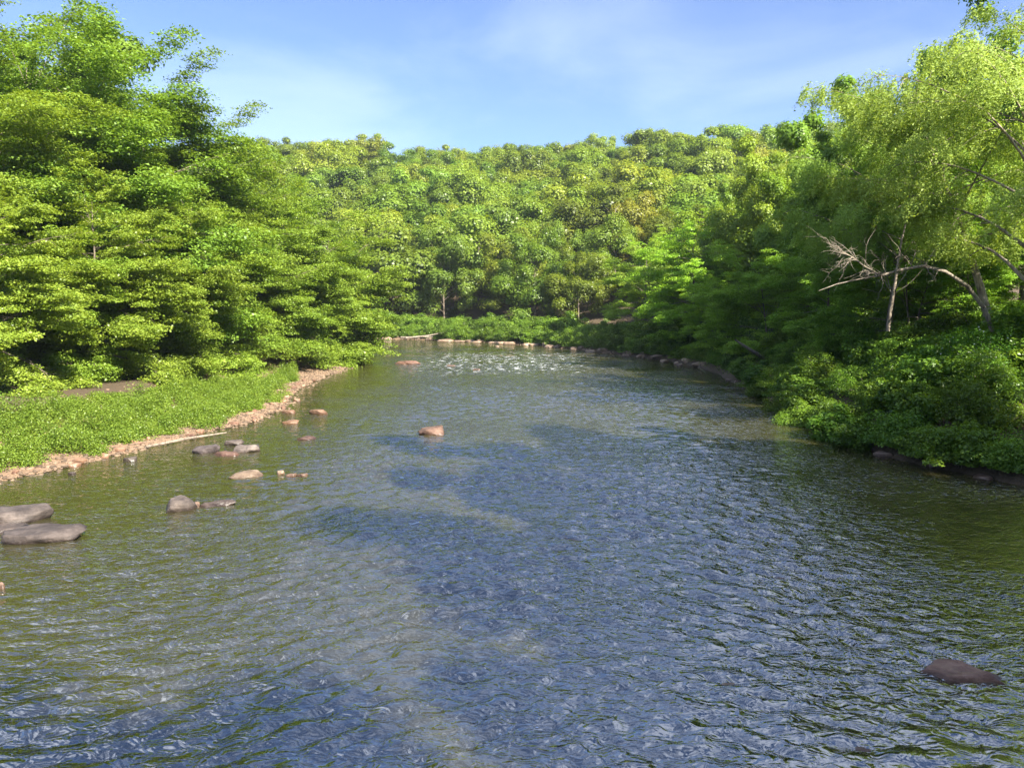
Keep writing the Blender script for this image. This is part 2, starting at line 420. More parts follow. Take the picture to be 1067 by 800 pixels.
def calm(x, y, d):
    """how choppy the water is: smooth slack water beside both banks, riffles mid-stream"""
    e = sstep(-1.0, -9.5, d) if False else np.clip((-d - 1.0) / 8.5, 0, 1)
    pz = sstep(-.5, .45, fbm(x * .13, y * .07, 4, 21)) * (.6 + .4 * sstep(-.3, .3, fbm(x * .5, y * .3, 3, 23)))
    rightc = 1 - .75 * sstep(3, 10, x - (2.0 + .08 * y)) * sstep(60, 30, y)
    leftc = 1 - .55 * sstep(-6, -13, x) 
    far = (1 - .5 * sstep(38, 75, y)) * (1 - .5 * sstep(100, 125, y))
    return (.22 + .78 * e * (.3 + .75 * pz)) * rightc * leftc * far

def water_grid(xs, ys, fade0=None, fade1=None):
    X, Y = np.meshgrid(xs, ys); D = sdf(X[::4, ::4], Y[::4, ::4])
    # bilinear upsample of the distance
    yi = np.clip(np.arange(X.shape[0]) / 4, 0, D.shape[0] - 1.001); xi = np.clip(np.arange(X.shape[1]) / 4, 0, D.shape[1] - 1.001)
    a = np.floor(yi).astype(int); b = np.floor(xi).astype(int); fa = (yi - a)[:, None]; fb = (xi - b)[None]
    Dd = (D[a][:, b] * (1 - fa) + D[a + 1][:, b] * fa) * (1 - fb) + (D[a][:, b + 1] * (1 - fa) + D[a + 1][:, b + 1] * fa) * fb
    amp = calm(X, Y, Dd)
    if fade0 is not None: amp = amp * sstep(*fade0, Y)
    if fade1 is not None: amp = amp * sstep(*fade1, Y)
    wx = X + fbm(X * .08, Y * .08, 2, 31) * 3; wy = Y * 1.0 + fbm(X * .08, Y * .08, 2, 33) * 3
    s1, s2 = .27 * amp, .08 * amp
    Z = samp(W1[0], 60, wx, wy) * s1 + samp(W2[0], 60, wx, wy) * s2
    cx = (samp(W1[1], 60, wx, wy) * s1 + samp(W2[1], 60, wx, wy) * s2) * .9
    cy = (samp(W1[2], 60, wx, wy) * s1 + samp(W2[2], 60, wx, wy) * s2) * .9
    ny, nx = X.shape; i = np.arange(ny - 1)[:, None] * nx + np.arange(nx - 1)[None]
    Fq = np.stack([i, i + 1, i + nx + 1, i + nx], -1)
    keep = (Dd[:-1, :-1] < 1.5)
    return np.stack([X + cx, Y + cy, Z], -1).reshape(-1, 3), Fq[keep].reshape(-1, 4)

def river_water():
    parts = [water_grid(np.arange(-26, 26.01, .09), grid_axis([(4, 34, .075), (34, 60, .12), (60, 102, .2)]), (4, 6), (102, 98)),
             water_grid(np.arange(-24, 26.01, .4), grid_axis([(-200, -20, 8), (-20, 4, 1)]), (0, 1), (0, -1)),
             water_grid(np.arange(-130, 30.01, .28), grid_axis([(102, 158, .35)]), (102, 104), None),
             water_grid(np.arange(-410, -129.9, 4.0), grid_axis([(102, 158, 4)]), (0, 1), (0, -1))]
    V, Fq = merge(parts)
    used = np.zeros(len(V), bool); used[Fq.ravel()] = True
    mp = np.cumsum(used) - 1
    return V[used], mp[Fq]

m, t = newmat('river_water')
g = t.n('ShaderNodeNewGeometry')
mp = t.n('ShaderNodeMapping', {0: (g, 'Position'), 2: (0, 0, .35), 3: (1.0, 1.6, 1.0)})
n1 = t.n('ShaderNodeTexNoise', {0: mp, 'Scale': 2.8, 'Detail': 1.5, 'Roughness': .55, 'Distortion': .8})
big = t.n('ShaderNodeTexNoise', {0: (g, 'Position'), 'Scale': .16, 'Detail': 3.0})
st = t.n('ShaderNodeMapRange', {0: (big, 0), 1: .38, 2: .62, 3: .35, 4: 1.0})
rd = t.math('SUBTRACT', 1.0, t.math('ABSOLUTE', t.math('MULTIPLY', t.math('SUBTRACT', (n1, 0), .5), 2.6)))
bp = t.n('ShaderNodeBump', {'Strength': (st, 0), 'Distance': .05, 'Height': rd})
fr = t.n('ShaderNodeFresnel', {'IOR': 3.5, 'Normal': bp})
tint = t.n('ShaderNodeBsdfTransparent', {'Color': (.66, .62, .36, 1)})
turb = t.n('ShaderNodeBsdfDiffuse', {'Color': (.18, .165, .058, 1)})
body = t.n('ShaderNodeMixShader', {0: .22, 1: tint, 2: turb})
gl = t.n('ShaderNodeBsdfGlossy', {'Color': (1, 1, 1, 1), 'Roughness': .02, 'Normal': bp})
ws = t.n('ShaderNodeMixShader', {0: (fr, 0), 1: body, 2: gl})
# white water where the riffle breaks
sp = t.n('ShaderNodeSeparateXYZ', {0: (g, 'Position')})
ym = t.math('MULTIPLY', t.sm(68.0, 88.0, (sp, 1)), t.sm(112.0, 100.0, (sp, 1)))
xm = t.math('MULTIPLY', t.sm(-13.0, -6.0, (sp, 0)), t.sm(14.0, 4.0, (sp, 0)))
mp2 = t.n('ShaderNodeMapping', {0: (g, 'Position'), 3: (.5, .8, 1)})
fn = t.n('ShaderNodeTexNoise', {0: mp2, 'Scale': 2.0, 'Detail': 8.0, 'Roughness': .72})
fm = t.math('MULTIPLY', t.math('MULTIPLY', ym, xm), t.sm(.55, .64, (fn, 0)))
foam = t.n('ShaderNodeBsdfDiffuse', {'Color': (.75, .77, .78, 1)})
ws2 = t.n('ShaderNodeMixShader', {0: fm, 1: ws, 2: foam})
t.n('ShaderNodeOutputMaterial', {0: ws2})
wv, wf_ = river_water()
tag(link('river_water', mesh('river_water', wv, wf_, m)), kind='structure')
#@@PART2
# ------------------------------------------------------------------ trees
def W(px, py, d):
    """point at distance y = d seen at photo pixel (used to size things, not to fake them)"""
    cp, sp_ = math.cos(PITCH), math.sin(PITCH); v = -(py - 400) / F
    k = (cp + v * sp_); return np.array([(px - 533.5) / F / k * d, d, CAMH + (-sp_ + v * cp) / k * d])

def place_tree(proto, x, y, H=None, s=None, rz=0.0, tint=(1, 1, 1), name='tree', label=None, cat='tree', group=None, sink=.3, sx=1.0):
    crown, trunk, h0 = proto
    z = gz(x, y) - sink
    s = s or H / h0
    r = link(name, None, None, (x, y, z), rz, (s * sx, s * sx, s))
    c = link('crown', crown, r); c.color = (*tint, 1)
    link('trunk', trunk, r)
    tag(r, label, cat, group); return r

def P_(seed, H, RX, **k):
    cr, tr = make_tree(seed, H, RX, **k)
    z = np.zeros(len(cr.vertices) * 3, np.float32); cr.vertices.foreach_get('co', z)
    return cr, tr, float(np.percentile(z[2::3], 99.9))          # true height of the grown crown
full = lambda t: (1 - max(0, (t - .35) / .65) ** 2.0) ** .5 * min(1, .75 + t)
MA = P_(1, 26, 7.2, nleaf=120000, leaf=.25, t0=.13, nlimb=56, bias=(0, .25), prof=full, clump=1.15)
MB = P_(2, 25, 7.6, nleaf=120000, leaf=.25, t0=.14, nlimb=52, bias=(-.4, .25), prof=full, clump=1.2)
MC = P_(3, 16, 7.4, nleaf=95000, leaf=.25, t0=.06, nlimb=42, bias=(-.3, .3), prof=full, clump=1.05, droop=-.55, stems=2)
MD = P_(4, 18, 6.6, nleaf=90000, leaf=.25, t0=.05, nlimb=42, bias=(-.5, .25), prof=full, clump=1.0, droop=-.5)
OA = P_(5, 22, 7.0, style='oak', nleaf=90000, leaf=.32, t0=.15, nlimb=26, few=1.0, clump=1.25, shell=.35)
OB = P_(6, 20, 6.5, style='oak', nleaf=80000, leaf=.32, t0=.12, nlimb=24, few=1.0, clump=1.2, shell=.35)
WA = P_(8, 24, 8.0, style='willow', nleaf=100000, leaf=.25, t0=.24, nlimb=26, clump=1.3, asp=.36, wood=PALE, lean=(-3.0, -1), trunk_r=.42)
WB = P_(9, 20, 7.0, style='willow', nleaf=85000, leaf=.26, t0=.42, nlimb=24, clump=1.25, asp=.36, wood=PALE, lean=(-8.5, 1.0), trunk_r=.38)

# --- trees of the west terrace, front row over the gravel bar
front = [(-8, 47, 170, MD, .2, 'low maple nearest the bridge over the weedy bar'),
 (38, 51, 215, MC, 1.0, 'spreading maple above the widest part of the weedy gravel bar'),
 (98, 54, 180, MD, .5, 'layered maple with pale bare twigs showing, over middle of weedy bar'),
 (152, 60, 215, MC, -.2, 'low maple with drooping tiers over the far half of weedy bar'),
 (205, 67, 185, MD, -.3, 'maple whose lowest sprays touch the tip of weed patch on the bar'),
 (252, 76, 215, MC, .3, 'maple with leaning pale limb, behind the tip of weed patch'),
 (296, 84, 208, MD, .1, 'light green maple where the narrow gravel spit begins, next to end one'),
 (326, 91, 222, MC, -.1, 'rounded end maple of the west bank, overhanging the river bend'),
 (346, 89, 292, MD, .6, 'small maple with sprays touching water at the tip of west bank')]
for px, d, tp, pr, rz, lb in front:
    x = (px - 533.5) / F * d; H = W(px, tp, d)[2] - gz(x, d)
    v = R0.uniform(.9, 1.12); r_ = place_tree(pr, x, d, H * 1.02, rz=rz, tint=(v * R0.uniform(.95, 1.1), v, v * .9), name='maple_tree', label=lb, group='maples overhanging the gravel bar')
back = [(-45, 53, 0, MA, 0, 'tall maple rising at the photo edge behind the weedy bar'),
 (42, 60, -4, MA, .4, 'tallest maple on the west bank, its top touching the upper photo edge'),
 (104, 65, 42, MB, .2, 'tall tiered maple one step down the skyline from the tallest one'),
 (158, 72, 82, MB, -.5, 'tall maple half way down the sloping skyline of west bank'),
 (202, 79, 122, MB, 0, 'broad tree low on the sloping skyline of west bank'),
 (238, 88, 166, MA, 2, 'darker rounded tree ending the tall skyline beside the open sky'),
 (278, 98, 190, MB, .7, 'mid height maple stepping down behind the river bend trees'),
 (320, 103, 222, MD, 1.7, 'soft green tree last behind the river bend on west bank'),
 (0, 72, 10, MB, 1.1, 'tall maple in second rank behind the tallest one'),
 (75, 80, 45, OA, 2.2, 'dense tree filling the gap behind the tall west bank maples'),
 (140, 92, 100, MA, 2.9, 'hidden back maple glimpsed between tall crowns of west bank'),
 (-70, 66, 0, OA, 1.2, 'dense crown at the photo edge, deep behind the front maples')]
for px, d, tp, pr, rz, lb in back:
    x = (px - 533.5) / F * d; H = W(px, tp, d)[2] - gz(x, d)
    v = R0.uniform(.88, 1.05); place_tree(pr, x, d, H * 1.08, sx=1.1, rz=rz, tint=(v * R0.uniform(.9, 1.05), v, v * .95), name='tall_tree', label=lb, group='tall trees of the west bank')

# --- east bank
east = [(1075, 41, -40, WA, 0, (1, 1, 1), 'willow_tree', 'tall feathery willow with pale mottled trunk at the photo edge'),
 (1035, 47, 40, WB, 0, (1.0, 1, .95), 'willow_tree', 'willow leaning out over the river from a thick slanting trunk'),
 (925, 55, 128, WB, 1.3, (.9, 1, .9), 'willow_tree', 'smaller olive green willow behind the bare arched dead tree'),
 (893, 69, 72, OB, .6, (.85, .98, .85), 'dark_tree', 'dark green tree with big leaves standing above the willows'),
 (985, 63, 45, OA, .3, (.95, 1.05, .95), 'dark_tree', 'dense tree behind the leaning willow, seen through its gaps'),
 (1062, 56, -25, OA, 2.3, (.75, .9, .8), 'dark_tree', 'very dark tree top above the willow at upper photo corner'),
 (812, 93, 140, OA, 1.9, (1.1, 1.05, .9), 'oak_tree', 'broad oak with chunky sunlit leaf clumps on east skyline'),
 (858, 80, 150, OB, 2.9, (.95, 1.02, .8), 'oak_tree', 'oak between the chunky sunlit oak and the willows'),
 (768, 104, 190, OB, 1.2, (.95, 1, .9), 'oak_tree', 'medium oak below the chunky sunlit oak, further up river'),
 (722, 96, 218, MD, 2.6, (1.05, 1.2, .8), 'airy_tree', 'airy yellow green tree with thin branches leaning over the east waterline'),
 (672, 112, 235, MD, 2.2, (1.05, 1.05, 1), 'airy_tree', 'light green tree with layered sprays where the river bends away'),
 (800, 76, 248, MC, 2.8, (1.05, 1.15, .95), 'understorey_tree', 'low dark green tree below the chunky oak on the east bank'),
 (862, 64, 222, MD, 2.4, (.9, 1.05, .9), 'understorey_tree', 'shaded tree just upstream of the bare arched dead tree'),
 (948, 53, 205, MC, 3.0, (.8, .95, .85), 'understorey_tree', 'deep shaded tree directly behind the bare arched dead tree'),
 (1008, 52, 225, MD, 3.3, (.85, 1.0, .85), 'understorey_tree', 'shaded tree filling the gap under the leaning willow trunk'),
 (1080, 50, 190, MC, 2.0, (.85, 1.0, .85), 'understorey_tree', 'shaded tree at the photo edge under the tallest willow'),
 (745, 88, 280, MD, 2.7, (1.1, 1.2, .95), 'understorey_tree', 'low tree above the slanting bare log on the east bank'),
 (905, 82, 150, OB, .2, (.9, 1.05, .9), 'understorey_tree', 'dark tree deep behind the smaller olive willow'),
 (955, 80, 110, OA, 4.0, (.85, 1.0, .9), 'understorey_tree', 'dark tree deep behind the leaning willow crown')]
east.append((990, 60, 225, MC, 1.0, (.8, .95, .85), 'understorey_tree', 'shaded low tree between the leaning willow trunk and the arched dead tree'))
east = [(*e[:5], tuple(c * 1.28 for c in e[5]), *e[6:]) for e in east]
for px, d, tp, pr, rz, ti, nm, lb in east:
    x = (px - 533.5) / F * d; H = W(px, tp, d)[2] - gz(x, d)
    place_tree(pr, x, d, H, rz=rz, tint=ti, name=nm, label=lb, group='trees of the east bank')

# --- trees beside and behind the bridge on the east bank: outside the frame, they shade the near water
for k, (x, y, H, pr, sx) in enumerate([(29, 13, 24, OB, .8), (25, 2, 34, OB, .8), (28, -10, 32, OA, .8), (30, -22, 33, OB, .9), (38, -2, 34, OA, .8), (38, -16, 36, OB, .9), (17, -23, 34, OA, .7), (10, -33, 36, OB, .8), (-1, -31, 34, OA, .85), (-11, -37, 34, OB, .85), (7, -27, 34, OA, .7), (20, -38, 38, OA, .9), (32, -36, 36, OB, .9)]):
    place_tree(pr, x, y, H, rz=k * 1.3, sx=sx, tint=(.9, .95, .9), name='bankside_tree', label='dense tall tree on the east bank beside the bridge, out of the photo', group='trees beside the bridge')

# --- the wooded far slope
HP = []
for k in range(7):
    HP.append(P_(40 + k, 15, [5.6, 5.0, 6.2, 5.4, 4.6, 5.8, 5.2][k], style='oak', nleaf=14000, leaf=.52, t0=.2, nlimb=13, few=.45, clump=2.15, shell=.5, asp=.75,
                 prof=[None, full, None, full, None, full, None][k]))
HN = []
for k in range(3):
    HN.append(P_(60 + k, 16, [5.6, 6.0, 5.0][k], style='oak', nleaf=30000, leaf=.38, t0=.1, nlimb=18, few=.6, clump=1.7, shell=.45, asp=.7, prof=full))
rg = np.random.default_rng(21)
spots = []
gs = 13.0
for j in range(0, 26):
    for i_ in range(-24, 26):
        x = i_ * gs + (j % 2) * gs / 2 + rg.normal() * 1.9; y = 142 + j * gs * .86 + rg.normal() * 1.9
        spots.append((x, y))
for y in np.arange(92, 150, 9.5):
    for x in np.arange(34, 90, 9.5): spots.append((x + rg.normal() * 1.5, y + rg.normal() * 1.5))
spots = np.array(spots); sd_ = sdf(spots[:, 0], spots[:, 1]); sz_ = height(spots[:, 0], spots[:, 1], sd_)
inst, rest = [], []
skyang = {}
cand = []
for (x, y), d, z in zip(spots, sd_, sz_):
    if d < 11.5 or (x < -4 and y < 127): continue
    px, py = proj(x, y, z + 12)
    if px < 215 or px > 905: continue
    cand.append((y, x, z, d, px, py))
cand.sort()
env = np.full(1100, 999.0)                                  # highest crown line so far, to drop trees nobody could see
tiers = {}
for y, x, z, d, px, py in cand:
    h = rg.uniform(14, 20.5) * (.92 if d > 150 else 1)
    tp = proj(x, y, z + h)[1]; w = int(4.2 / y * F); a, b = max(0, int(px) - w), int(px) + w
    if y > 175 and tp > env[a:b].mean() + 7: continue
    env[a:b] = np.minimum(env[a:b], tp)
    tier = 'shore' if d < 24 else 'foot' if d < 45 else 'lower' if d < 80 else 'middle' if d < 120 else 'upper' if d < 158 else 'ridge'
    tiers.setdefault(tier, []).append((px, x, y, z, d, h))
ORD = 'first second third fourth fifth sixth seventh eighth ninth tenth'.split()
def ordinal(n):
    if n < 10: return ORD[n]
    teens = 'eleventh twelfth thirteenth fourteenth fifteenth sixteenth seventeenth eighteenth nineteenth twentieth'.split()
    if n < 20: return teens[n - 10]
    tens = {2: 'twenty', 3: 'thirty', 4: 'forty', 5: 'fifty', 6: 'sixty', 7: 'seventy', 8: 'eighty', 9: 'ninety'}; tt, u = divmod(n + 1, 10)
    if u == 0: return {3: 'thirtieth', 4: 'fortieth', 5: 'fiftieth', 6: 'sixtieth', 7: 'seventieth', 8: 'eightieth', 9: 'ninetieth'}[tt]
    return tens[tt] + '-' + ORD[u - 1]
TIN = {'shore': 'behind the far shore shrubs', 'foot': 'at the foot of far slope', 'lower': 'low on far slope',
       'middle': 'half way up far slope', 'upper': 'high on far slope', 'ridge': 'along the skyline'}
NTREE = 0
for tier, L in tiers.items():
    L.sort()
    for k, (px, x, y, z, d, h) in enumerate(L):
        v = rg.uniform(.82, 1.3); wm = rg.normal() * .10 + .03
        if rg.random() < .12: v *= .72
        if rg.random() < .07: wm += .22
        tint = (v * (1 + wm), v, v * rg.uniform(.7, 1.05))
        tone = ('dark green' if v < .9 else 'yellowish green' if wm > .18 else 'cool green' if wm < -.08 else 'light green' if v > 1.15 else 'mid green')
        pr = HN[int(rg.integers(0, 3))] if y < 165 else HP[int(rg.integers(0, 7))]
        s = h / pr[2]
        sx = rg.uniform(1.1, 1.36)
        shp = 'narrow' if sx < 1.18 else 'broad' if sx > 1.28 else 'rounded'
        r_ = place_tree(pr, x, y, s=s, rz=rg.uniform(0, 6.28), tint=tint, name='hillside_tree', sx=sx,
                        label=f'{shp} {tone} tree {TIN[tier]}, {ordinal(k)} from its west end', group='trees of the wooded far slope')
        NTREE += 1
print('HILL TREES', NTREE, {k: len(v) for k, v in tiers.items()})

# --- far woods behind the ridge: one mass
rng = np.random.default_rng(77)
cv = np.zeros(len(HP[0][0].vertices) * 3); HP[0][0].vertices.foreach_get('co', cv); cv = cv.reshape(-1, 3)
vs, ts = [], []
for k in range(330):
    y = rng.uniform(345, 640); x = rng.uniform(-.42, .52) * y
    keep = rng.permutation(len(cv) // 4)[:1500]; q = cv.reshape(-1, 4, 3)[keep]
    c0 = q.mean(1, keepdims=True); q = c0 + (q - c0) * 1.9
    a = rng.uniform(0, 6.28); s = rng.uniform(.9, 1.25); q = q @ np.array([[math.cos(a), math.sin(a), 0], [-math.sin(a), math.cos(a), 0], [0, 0, 1]]) * s
    q = q + np.array([x, y, gz(x, y) - .5]); vs.append(q.reshape(-1, 3)); ts.append(np.repeat(np.clip(rng.uniform(.15, .75) + rng.normal(size=len(q)) * .12, 0, 1), 4))
vs = np.concatenate(vs)
o = link('distant_woods', mesh('distant_woods', vs, np.arange(len(vs)).reshape(-1, 4), LEAF['oak'], tone=np.concatenate(ts)))
tag(o, 'hazy blue green woods behind the skyline ridge', 'woods', None, 'stuff')

# ------------------------------------------------------------------ shrubs
SP = []
for k, (r, h) in enumerate([(1.6, 1.7), (1.9, 1.5), (1.4, 2.0), (1.8, 2.1)]):
    fo, st_, C_ = make_shrub(90 + k, r, h, nleaf=15000, leaf=.13 if k % 2 else .16, asp=.5 + .1 * (k % 3)); SP.append((fo, st_, h, C_))
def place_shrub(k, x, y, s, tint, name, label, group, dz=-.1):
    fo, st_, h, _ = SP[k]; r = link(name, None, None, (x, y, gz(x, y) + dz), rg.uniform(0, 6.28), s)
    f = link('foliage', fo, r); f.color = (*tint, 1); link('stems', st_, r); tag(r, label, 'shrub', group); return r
# east bank: rows up the slope
rows = {}
for row, (dd, step, smin, smax) in enumerate([(.25, 1.8, .8, 1.1), (3.1, 2.7, .75, 1.15), (5.6, 3.0, .9, 1.35), (8.4, 3.3, 1.0, 1.5), (11.6, 3.8, 1.1, 1.7)]):
    y = 17.0
    while y < 108:
        yy = y + rg.normal() * .5
        # x where the shore distance reaches dd
        xs = np.linspace(6, 45, 400); ds = sdf(xs, np.full(400, yy)); k_ = np.argmax(ds > dd + rg.normal() * .35 + 1.0 * (yy > 62))
        x = xs[k_]
        if proj(x, yy, 2)[0] < 1110: rows.setdefault(row, []).append((x, yy, rg.uniform(smin, smax) * (1 + .25 * (yy > 60) * (row > 1)) * (.8 if yy > 60 and row < 2 else 1)))
        y += step * (1 + .02 * max(0, y - 50))
RN = ['at the east waterline', 'in second row above the east waterline', 'in third row up the east bank', 'in fourth row up the east bank', 'in topmost row of the east bank']
for row, L in rows.items():
    for k, (x, y, s) in enumerate(L):
        v = rg.uniform(.8, 1.35) * (1 - .03 * row); wm = rg.uniform(-.1, .15)
        tn = 'dark green' if v < .95 else 'mid green' if v < 1.15 else 'light green'
        place_shrub(int(rg.integers(0, 4)), x, y, s, (v * (1 + wm), v, v * .95), 'bank_shrub', f'leafy {tn} shrub {RN[row]}, {ordinal(k)} from the bridge', 'shrubs covering the east bank')
# far shore hedge of shrubs
L = []
for px in np.arange(372, 720, 6.5):
    for dd in (1.6, 4.6):
        p = px + rg.normal() * 2.0
        ys = np.linspace(85, 172, 500); xx = (p - 533.5) / F * ys; ds = sdf(xx, ys)
        ok = (ds > dd) & (np.maximum.accumulate(ds < 0)) & (ys > 95)
        k_ = np.argmax(ok)
        if ok[k_]: L.append((dd, p, xx[k_], ys[k_]))
L.sort(); cnt = {}
for dd, p, x, y in L:
    k = cnt[dd] = cnt.get(dd, -1) + 1
    v = rg.uniform(.8, 1.35); tn = 'dark green' if v < .95 else 'mid green' if v < 1.15 else 'bright green'
    s = rg.uniform(.9, 1.5) * (1 if dd < 3 else 1.4)
    place_shrub(int(rg.integers(0, 4)), x, y, s, (v * 1.08, v, v * .9), 'shore_shrub', f'{tn} shrub {"along" if dd < 3 else "one row behind"} the far stony shore, {ordinal(k)} from the west', 'shrubs along the far shore')
# shadowed bushes under the west bank maples
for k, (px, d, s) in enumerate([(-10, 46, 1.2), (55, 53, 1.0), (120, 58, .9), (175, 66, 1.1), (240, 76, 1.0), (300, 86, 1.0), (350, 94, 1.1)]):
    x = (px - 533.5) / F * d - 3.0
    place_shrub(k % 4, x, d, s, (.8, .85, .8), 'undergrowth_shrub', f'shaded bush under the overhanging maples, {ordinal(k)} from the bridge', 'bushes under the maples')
# white flowering shrub on the east bank
fo, st_, h_, C_ = SP[3]
x, y = (1020 - 533.5) / F * 39.0, 39.0
r = place_shrub(3, x, y, 1.0, (.6, .8, .65), 'flowering_shrub', 'dark shrub sprinkled with small white blossoms on the shaded east bank', None, dz=.9)
rr = np.random.default_rng(5); pk = C_[rr.integers(0, len(C_), 260), :3] + rr.normal(size=(260, 3)) * .22; pk[:, 2] += .15
V, Fq, T = leaf_quads(rr, pk, rr.normal(size=(260, 3)) + [0, -.5, 1], .09, .9, np.full(260, .6))
link('blossoms', mesh('blossoms', V, Fq, flat_mat('white_petals', (.62, .6, .56)), tone=T), r)

# ------------------------------------------------------------------ ground cover (nobody could count it)
def cover(name, label, pts, hs, nleaf, leaf, mat, seed, asp=.5, cat='undergrowth', rad=.45):
    rg_ = np.random.default_rng(seed); pts = np.asarray(pts); hs = np.asarray(hs)
    i_ = rg_.integers(0, len(pts), nleaf)
    r = rg_.normal(size=(nleaf, 3)); r /= np.linalg.norm(r, axis=1, keepdims=True); q = rg_.random(nleaf) ** .4
    P = pts[i_] + r * q[:, None] * np.stack([np.full(nleaf, rad)] * 2 + [hs[i_]], 1); P[:, 2] = np.where(P[:, 2] < pts[i_, 2], 2 * pts[i_, 2] - P[:, 2], P[:, 2])
    N = r * .5 + np.array([0, 0, .9]) + rg_.normal(size=(nleaf, 3)) * .5
    tn = rg_.normal(size=len(pts)) * .15
    V, Fq, T = leaf_quads(rg_, P, N, leaf * rg_.uniform(.6, 1.3, nleaf), asp, np.clip(.5 + tn[i_] + rg_.normal(size=nleaf) * .15, 0, 1))
    return tag(link(name, mesh(name, V, Fq, LEAF[mat], tone=T)), label, cat, None, 'stuff')
# weeds on the bar
X = rng.uniform(-30, -12, 9000); Y = rng.uniform(24, 74, 9000); D = sdf(X, Y)
nz = fbm(X * .3, Y * .3, 3, 41)
edge = 1.1 + 1.7 * fbm(X * .8, Y * .8, 2, 44) + .6 * sstep(58, 72, Y)
ok = (D > edge) & (D < 7.6 + nz * 2.5 - 3.5 * sstep(56, 68, Y)) & (Y < 69 + nz * 3)
X, Y = X[ok], Y[ok]; Z = height(X, Y)
hs = .4 + 1.3 * np.clip(fbm(X * .9, Y * .9, 4, 42) * 1.6 + .25, 0, 1) ** 1.3
kp = fbm(X * .7, Y * .7, 3, 47) > -.42; X, Y, Z, hs = X[kp], Y[kp], Z[kp], hs[kp]
cover('weeds', 'bright green weeds covering the gravel bar below the maples', np.stack([X, Y, Z], 1), hs, 340000, .10, 'weed', 55, cat='weeds', rad=.42)
# ground cover of the east bank
X = rng.uniform(8, 66, 40000); Y = rng.uniform(22, 120, 40000); D = sdf(X, Y); ok = (D > .35) & (D < 44) & (X > -4); X, Y = X[ok], Y[ok]
cover('undergrowth', 'low leafy undergrowth between the east bank shrubs', np.stack([X, Y, height(X, Y)], 1), .3 + .5 * rng.random(len(X)), 260000, .17, 'shrub', 56, rad=.7)
# far shore ground cover
X = rng.uniform(-60, 30, 16000); Y = rng.uniform(100, 185, 16000); D = sdf(X, Y); ok = (D > 1.2) & (D < 22) & ~((X < -4) & (Y < 127)) & (fbm(X * .12, Y * .12, 3, 8) > -.12); X, Y = X[ok], Y[ok]
cover('ground_plants', 'low green plants on the far shore terrace', np.stack([X, Y, height(X, Y)], 1), .3 + .4 * rng.random(len(X)), 60000, .26, 'shrub', 57, rad=.8)
# leaf litter floor plants under the west trees
X = rng.uniform(-60, -18, 5000); Y = rng.uniform(30, 110, 5000); D = sdf(X, Y); ok = (D > 9) & (fbm(X * .2, Y * .2, 3, 18) > .1); X, Y = X[ok], Y[ok]
cover('forest_floor_plants', 'sparse low plants on the shaded floor under the maples', np.stack([X, Y, height(X, Y)], 1), .2 + .3 * rng.random(len(X)), 25000, .16, 'shrub', 58, rad=.6)

# ------------------------------------------------------------------ rocks
import bmesh
def rock_mesh(seed, w, dp, h, sub=4, flat=.0):
    bm = bmesh.new(); bmesh.ops.create_icosphere(bm, subdivisions=sub, radius=1.0)
    rr_ = np.random.default_rng(seed); v = np.array([p.co[:] for p in bm.verts])
    # cut by a few random planes for flat facets
    for _ in range(13):
        n = rr_.normal(size=3); n /= np.linalg.norm(n); o_ = rr_.uniform(.55, .85)
        s_ = v @ n; v = v - np.where(s_ > o_, (s_ - o_) * .88, 0)[:, None] * n
    v[:, 2] = np.minimum(v[:, 2], .62 + .1 * v[:, 0])
    for q, a in ((1.6, .16), (3.5, .10), (8, .045), (16, .02)):
        dd = fbm(v[:, 0] * q + v[:, 2] * q * .7 + seed, v[:, 1] * q + v[:, 2] * q * .6, 3, seed % 50); v = v * (1 + a * dd)[:, None]
    v *= np.array([w / 2 * 1.15, dp / 2 * 1.15, h])
    for p, c in zip(bm.verts, v): p.co = c
    me = bpy.data.meshes.new('rock'); bm.to_mesh(me); bm.free()
    me.polygons.foreach_set('use_smooth', np.ones(len(me.polygons), bool))
    return me
def rock(px, py, wpx, h, mat, label, name='river_rock', group=None, dpr=.7, top=None, rz=0.0, tint=(1, 1, 1), base=0.0, seed=None):
    x, y = at(px, py, base); w = wpx / F * math.hypot(x, y) ; sd = seed or int(px * 7 + py)
    me = rock_mesh(sd, w, w * dpr, h); me.materials.append(mat)
    z0 = max(base, -.9); top = h if top is None else top
    o = link(name, me, None, (x, y, z0 + top - h * .62), rz); o.color = (*tint, 1); tag(o, label, 'rock', group); return o
rock(20, 541, 56, .60, ROCKG, 'rounded grey boulder half out of water, upper of two near the weedy bar', top=.42, dpr=.75, rz=.2, tint=(.6, .56, .57), seed=12)
rock(42, 561, 74, .52, ROCKG, 'long flat grey boulder slanting toward the current, lower of two boulders', top=.30, dpr=.55, rz=.3, tint=(.5, .46, .48), seed=5)
rock(2, 552, 50, .40, ROCKG, 'low wet rock wedged between the two grey boulders', top=.10, dpr=.6, tint=(.6, .55, .55), seed=9)
rock(187, 530, 32, .58, ROCKG, 'upright grey rock with pointed top standing alone in green water', top=.42, dpr=.8, rz=.4, tint=(.75, .7, .7), seed=31)
rock(225, 525, 36, .30, ROCKG, 'flat dark wet rock just beyond the upright grey rock', top=.10, dpr=.5, tint=(.65, .58, .58), seed=33)
rock(204, 527, 8, .2, ROCKR, 'tiny brown stone touching the upright grey rock', top=.12, seed=34)
rock(255, 497, 32, .32, ROCKT, 'pale tan sunlit rock with slanting flat top, alone in mid channel shallows', top=.22, dpr=.6, rz=.25, tint=(.6, .6, .6), seed=35)
rock(292, 494, 9, .2, ROCKT, 'small orange stone, first of three in a short line', group='three stones in a line', top=.15, seed=36)
rock(304, 496, 11, .2, ROCKR, 'small purple brown stone, middle of three in a short line', group='three stones in a line', top=.1, seed=37)
